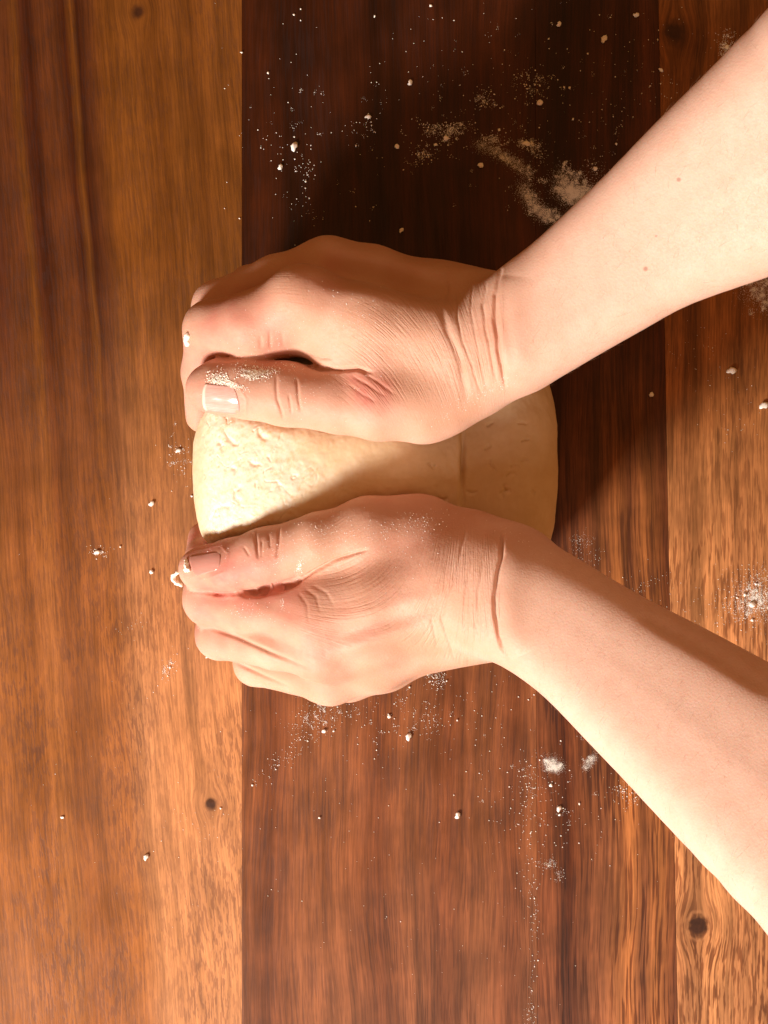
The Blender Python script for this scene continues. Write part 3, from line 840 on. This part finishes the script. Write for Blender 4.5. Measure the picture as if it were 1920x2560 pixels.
side_sets = [clumpy(1908, 725, 18, 26, 20, 30, 80), clumpy(1886, 1498, 18, 14, 0, 26, 70), spots([(1862, 1486, 12), (1880, 1550, 10), (1843, 1494, 7), (1648, 1519, 9), (1890, 1460, 10)]), cluster(1912, 725, 34, 26, 30, 4500, 0.08, 0.3), cluster(1885, 1500, 30, 26, 0, 2600, 0.08, 0.4), cluster(1850, 1510, 50, 45, 0, 160, 0.2, 0.7), cluster(1900, 1445, 26, 20, -25, 200, 0.16, 0.6),
             cluster(1740, 890, 40, 40, 0, 40, 0.2, 0.5), cluster(1850, 1030, 50, 50, 0, 40, 0.2, 0.5), cluster(1457, 1352, 14, 12, 0, 130, 0.12, 0.3), cluster(1470, 1395, 20, 16, 0, 50, 0.12, 0.35), cluster(1620, 1460, 30, 20, 0, 40, 0.2, 0.5), cluster(1750, 1560, 80, 60, 0, 60, 0.2, 0.5)]
table_flour('flour', 'fine flour on the tan board between the two forearms', side_sets)
low_sets = [clumpy(1000, 1770, 120, 50, 0, 26, 12), clumpy(800, 1800, 40, 20, -20, 14, 24), clumpy(1340, 2000, 100, 70, 0, 16, 9), clumpy(1382, 1913, 11, 7, 20, 16, 130, 0.1, 0.35), clumpy(1470, 1908, 4, 12, 35, 7, 80, 0.08, 0.25), spots([(1399, 2036, 10), (1143, 1800, 9), (799, 2044, 9), (631, 1963, 7), (1024, 1718, 7), (1448, 2009, 8), (1117, 1702, 7), (834, 1827, 7), (690, 1923, 7)]), cluster(1010, 1780, 130, 60, 0, 150, 0.25, 0.75), cluster(1093, 1695, 14, 16, 0, 140, 0.2, 0.7), cluster(1080, 1800, 16, 26, 0, 70, 0.2, 0.6), cluster(790, 1800, 40, 22, -20, 160, 0.15, 0.5), cluster(840, 1770, 50, 20, 0, 60, 0.2, 0.6),
            cluster(740, 1880, 60, 12, -40, 60, 0.25, 0.6), streak([(640, 1960), (680, 1920), (720, 1870), (760, 1830)], 10, 60, 0.25, 0.6), cluster(1330, 2000, 110, 70, 20, 150, 0.25, 0.8), cluster(1325, 1965, 10, 40, 0, 60, 0.2, 0.7), cluster(1330, 2070, 20, 120, 0, 120, 0.25, 0.7), streak([(1330, 2200), (1338, 2350), (1328, 2540)], 6, 60, 0.25, 0.8),
            cluster(1382, 1913, 13, 9, 20, 2600, 0.07, 0.2), streak([(1462, 1922), (1478, 1904), (1486, 1890)], 5, 1200, 0.07, 0.2), cluster(1553, 1975, 14, 10, 0, 60, 0.2, 0.7), cluster(1580, 1995, 20, 14, 0, 30, 0.25, 0.7), cluster(1372, 2160, 9, 6, 0, 130, 0.14, 0.4), cluster(1400, 2188, 6, 9, 0, 70, 0.14, 0.4),
            cluster(1325, 2545, 8, 20, 0, 60, 0.2, 0.6), cluster(1200, 2330, 200, 120, 0, 60, 0.2, 0.5), cluster(820, 2100, 120, 150, 0, 45, 0.25, 0.6)]
table_flour('flour', 'fine flour specks over the red brown boards below the lower hand', low_sets)
left_sets = [clumpy(440, 1140, 20, 30, 0, 12, 16), clumpy(425, 1665, 8, 16, 30, 8, 16), clumpy(245, 1380, 10, 6, 0, 4, 24), spots([(301, 1367, 8), (518, 1643, 8), (425, 1668, 8), (480, 1240, 9), (552, 2020, 8)]), cluster(450, 1150, 30, 40, 0, 50, 0.2, 0.7), cluster(425, 1668, 12, 22, 30, 40, 0.2, 0.7), cluster(245, 1380, 14, 8, 0, 30, 0.2, 0.6), cluster(480, 2060, 60, 60, 0, 40, 0.2, 0.5), cluster(340, 1560, 30, 14, -30, 20, 0.2, 0.6), cluster(300, 1900, 180, 250, 0, 40, 0.2, 0.4)]
table_flour('flour', 'few flour specks on the golden plank beside the fingertips', left_sets)

# crumbs big enough to pick up one by one
def crumb_mesh(seed, long):
    import bmesh
    bm = bmesh.new(); bmesh.ops.create_icosphere(bm, subdivisions=2, radius=0.5)
    rr = random.Random(seed)
    o3 = Vector((rr.uniform(-9, 9), rr.uniform(-9, 9), rr.uniform(-9, 9)))
    from mathutils import noise as mn
    for v in bm.verts:
        k = 1 + 0.6 * mn.noise(v.co * 3.2 + o3) + 0.25 * mn.noise(v.co * 7 + o3)
        v.co = Vector((v.co.x * k * long, v.co.y * k, v.co.z * k * 0.55))
    me = bpy.data.meshes.new('flour_crumb'); bm.to_mesh(me); bm.free()
    me.materials.append(M_flour)
    me.polygons.foreach_set('use_smooth', np.ones(len(me.polygons), dtype=bool))
    return me
CR = [crumb_mesh(3, 1.0), crumb_mesh(4, 1.15), crumb_mesh(8, 1.1)]; RICE = [crumb_mesh(5, 1.6), crumb_mesh(6, 1.5)]
def crumbs(group, L):
    for i, (x, y, s, rot, label) in enumerate(L):
        rice = rot is not None
        o = bpy.data.objects.new('flour_crumb', (RICE if rice else CR)[i % (2 if rice else 3)])
        p = W(x, y, 0) / 1000
        sc = s * 0.11
        o.scale = (sc / 1000,) * 3
        o.location = (p[0], p[1], sc * 0.30 / 1000)
        o.rotation_euler = (0, 0, math.radians(rot) if rice else random.uniform(0, 6.28))
        COL.objects.link(o)
        tag(o, label, 'crumb', group)
crumbs('flour crumbs scattered on the table', [
    (735, 367, 22, 80, 'biggest pale crumb beside the golden plank, above the higher hand'),
    (701, 418, 15, 70, 'crumb just below the biggest one beside the golden plank'),
    (920, 292, 15, 10, 'flat crumb left of the curved flour trail on the dark plank'),
    (1025, 207, 15, 80, 'upright oval crumb standing alone above the curved flour trail'),
    (992, 367, 16, None, 'round crumb below the left end of the curved flour trail'),
    (1115, 347, 18, None, 'bright crumb under the right end of the curved flour trail'),
    (1202, 414, 19, None, 'round crumb left of the long diagonal flour streak'),
    (1349, 257, 20, None, 'roundest crumb, midway between the flour streak and the picture top'),
    (1509, 98, 19, 70, 'bright upright crumb near the top where the dark plank turns lighter'),
    (1397, 61, 14, 70, 'small crumb near the top, left of the bright upright one'),
    (1316, 359, 18, 0, 'long lump of flour just above the diagonal flour streak'),
    (1488, 422, 15, None, 'crumb nearest the higher forearm, beside the thick flour patch'),
    (1003, 576, 13, 60, 'faint crumb on the dark plank closest to the knuckles'),
    (1590, 38, 15, 20, 'crumb at the top of the picture left of the dim knot'),
    (1652, 175, 12, -30, 'crumb on the seam below the dim knot'),
    (1816, 119, 16, None, 'crumb in the small flour patch beside the higher forearm'),
    (1828, 926, 23, 15, 'white grain-shaped crumb in the middle of the tan board'),
    (1628, 987, 16, None, 'white crumb on the dark board right of the dough'),
    (1909, 1013, 23, 30, 'white grain-shaped crumb on the tan board at the picture edge'),
    (1880, 1512, 20, None, 'round white crumb in the flour patch above the lower forearm'),
    (1021, 1841, 19, 80, 'larger oval crumb below the knuckles of the lower hand'),
    (1144, 2038, 17, 80, 'oval crumb in the middle of the red brown plank'),
    (1397, 2021, 15, 70, 'oval crumb of a close pair below the white flour smudge'),
    (1377, 1963, 12, None, 'crumb directly under the white flour smudge'),
    (973, 1791, 13, None, 'small crumb just under the lower hand'),
    (810, 1827, 14, None, 'crumb below the little knuckles near the golden plank'),
    (365, 2142, 16, 70, 'brightest crumb on the golden plank, lowest in the picture'),
    (156, 2043, 9, 10, 'tiny crumb on the golden plank toward the outer edge'),
    (243, 1380, 15, 20, 'oval crumb on the golden plank farthest from the fingertips'),
    (379, 1430, 14, None, 'crumb on the golden plank beside the curled dough scrap'),
    (446, 1126, 14, 30, 'crumb right beside the higher fingertip'),
    (379, 1259, 15, 50, 'crumb on the golden plank midway between both hands'),
])

# flour and dough stuck to the skin
def skin_flour(name, label, items, mat):
    P = []; S = []
    for bvh, A in items:
        for x, y, s in A:
            p, n = hit(bvh, x, y)
            if p is None: continue
            P.append(list(p + n * s * 0.12)); S.append(s)
    o = grains(name, P, S, mat)
    return tag(o, label, 'flour', kind='stuff')
skin_flour('flour', 'flour specks stuck to the skin of both hands', [
    (bvh_r, np.concatenate([cluster(900, 790, 70, 30, 25, 150, 0.16, 0.42), cluster(790, 960, 70, 45, 0, 150, 0.14, 0.38), cluster(1150, 1010, 60, 14, -35, 110, 0.14, 0.4), cluster(1210, 985, 35, 9, -25, 70, 0.16, 0.5), cluster(700, 830, 40, 30, 0, 40, 0.15, 0.5), cluster(640, 865, 40, 16, -20, 30, 0.2, 0.5), cluster(1250, 960, 30, 8, -25, 60, 0.16, 0.45)])),
    (bvh_l, np.concatenate([cluster(810, 1340, 70, 30, -10, 420, 0.14, 0.45), cluster(1040, 1305, 45, 14, -10, 160, 0.16, 0.55), cluster(950, 1370, 90, 30, 0, 150, 0.14, 0.45), cluster(690, 1400, 60, 30, -15, 90, 0.14, 0.4), cluster(600, 1525, 22, 14, 0, 60, 0.15, 0.5), cluster(660, 1530, 30, 20, 0, 50, 0.14, 0.4), cluster(690, 1390, 10, 25, 0, 40, 0.15, 0.5), cluster(540, 1385, 20, 12, 0, 26, 0.18, 0.5), cluster(480, 1500, 14, 40, 0, 30, 0.15, 0.4), cluster(1290, 1345, 60, 8, 28, 40, 0.14, 0.4), cluster(560, 1640, 60, 25, 20, 30, 0.14, 0.3), cluster(747, 1421, 4, 11, 15, 130, 0.2, 0.6), cluster(706, 1512, 3, 9, 0, 50, 0.15, 0.45)]))], M_flour)
skin_flour('dough_residue', 'white smear of sticky dough along the thumb with the pale shiny nail', [
    (bvh_r, np.concatenate([cluster(632, 934, 16, 7, 0, 620, 0.22, 0.8), cluster(655, 930, 24, 6, -8, 420, 0.2, 0.65), cluster(612, 925, 16, 10, 0, 50, 0.25, 0.8), cluster(550, 950, 15, 7, 10, 560, 0.22, 0.8), cluster(580, 962, 17, 3.5, 15, 360, 0.2, 0.65), cluster(545, 935, 12, 10, 0, 40, 0.3, 1.0), cluster(520, 965, 10, 14, 0, 25, 0.25, 0.7), cluster(560, 985, 18, 8, 0, 14, 0.25, 0.6), cluster(700, 915, 60, 8, 2, 90, 0.2, 0.6)]))], M_scrap)

def scrap(label, bvh, pts, r):
    """a little rope of dough lying on the skin along photo points (x, y, lift mm)"""
    P = []
    for x, y, q in pts:                             # q: lift off the skin, or (above 5) a height
        if q > 5: P.append(W(x, y, q)); continue
        p, n = hit(bvh, x, y)
        P.append(np.array(p) + np.array(n) * q)
    P = np.array(P); lo = P.min(0) - 3; hi = P.max(0) + 3
    g = Grid(lo, hi, 0.28); f = g.full()
    for i in range(len(P)):
        f = smin(f, (lambda o: (g.cone(o, P[i], P[min(i + 1, len(P) - 1)] + 1e-3, r * RNG.uniform(0.7, 1.25), r * RNG.uniform(0.7, 1.2), 0.5), o)[1])(g.full()), 0.6)
    gx, gy, gz = np.meshgrid(*g.ax, indexing='ij')
    f += 0.45 * noise(np.stack([gx, gy, gz], -1).reshape(-1, 3), 0.9, 2).reshape(f.shape) * min(1, r)
    V, Q = surface_nets(f, g)
    o = mesh_obj('dough_scrap', V, Q, M_scrap)
    return tag(o, label, 'dough scrap')
scrap('curled white scrap of dough sticking out beside the pink thumbnail', bvh_l, [(468, 1424, 0.3), (456, 1429, 46), (443, 1432, 46), (434, 1438, 45), (433, 1449, 45), (442, 1457, 44), (452, 1463, 44)], 0.72)
scrap('white scrap of dough at the tip of the pink thumbnail', bvh_l, [(466, 1400, 0.2), (468, 1412, 0.3), (472, 1424, 0.3)], 0.9)
scrap('small white scrap of dough on the side of the higher index finger', bvh_r, [(470, 838, 0.2), (466, 850, 0.3), (470, 858, 0.2)], 0.9)
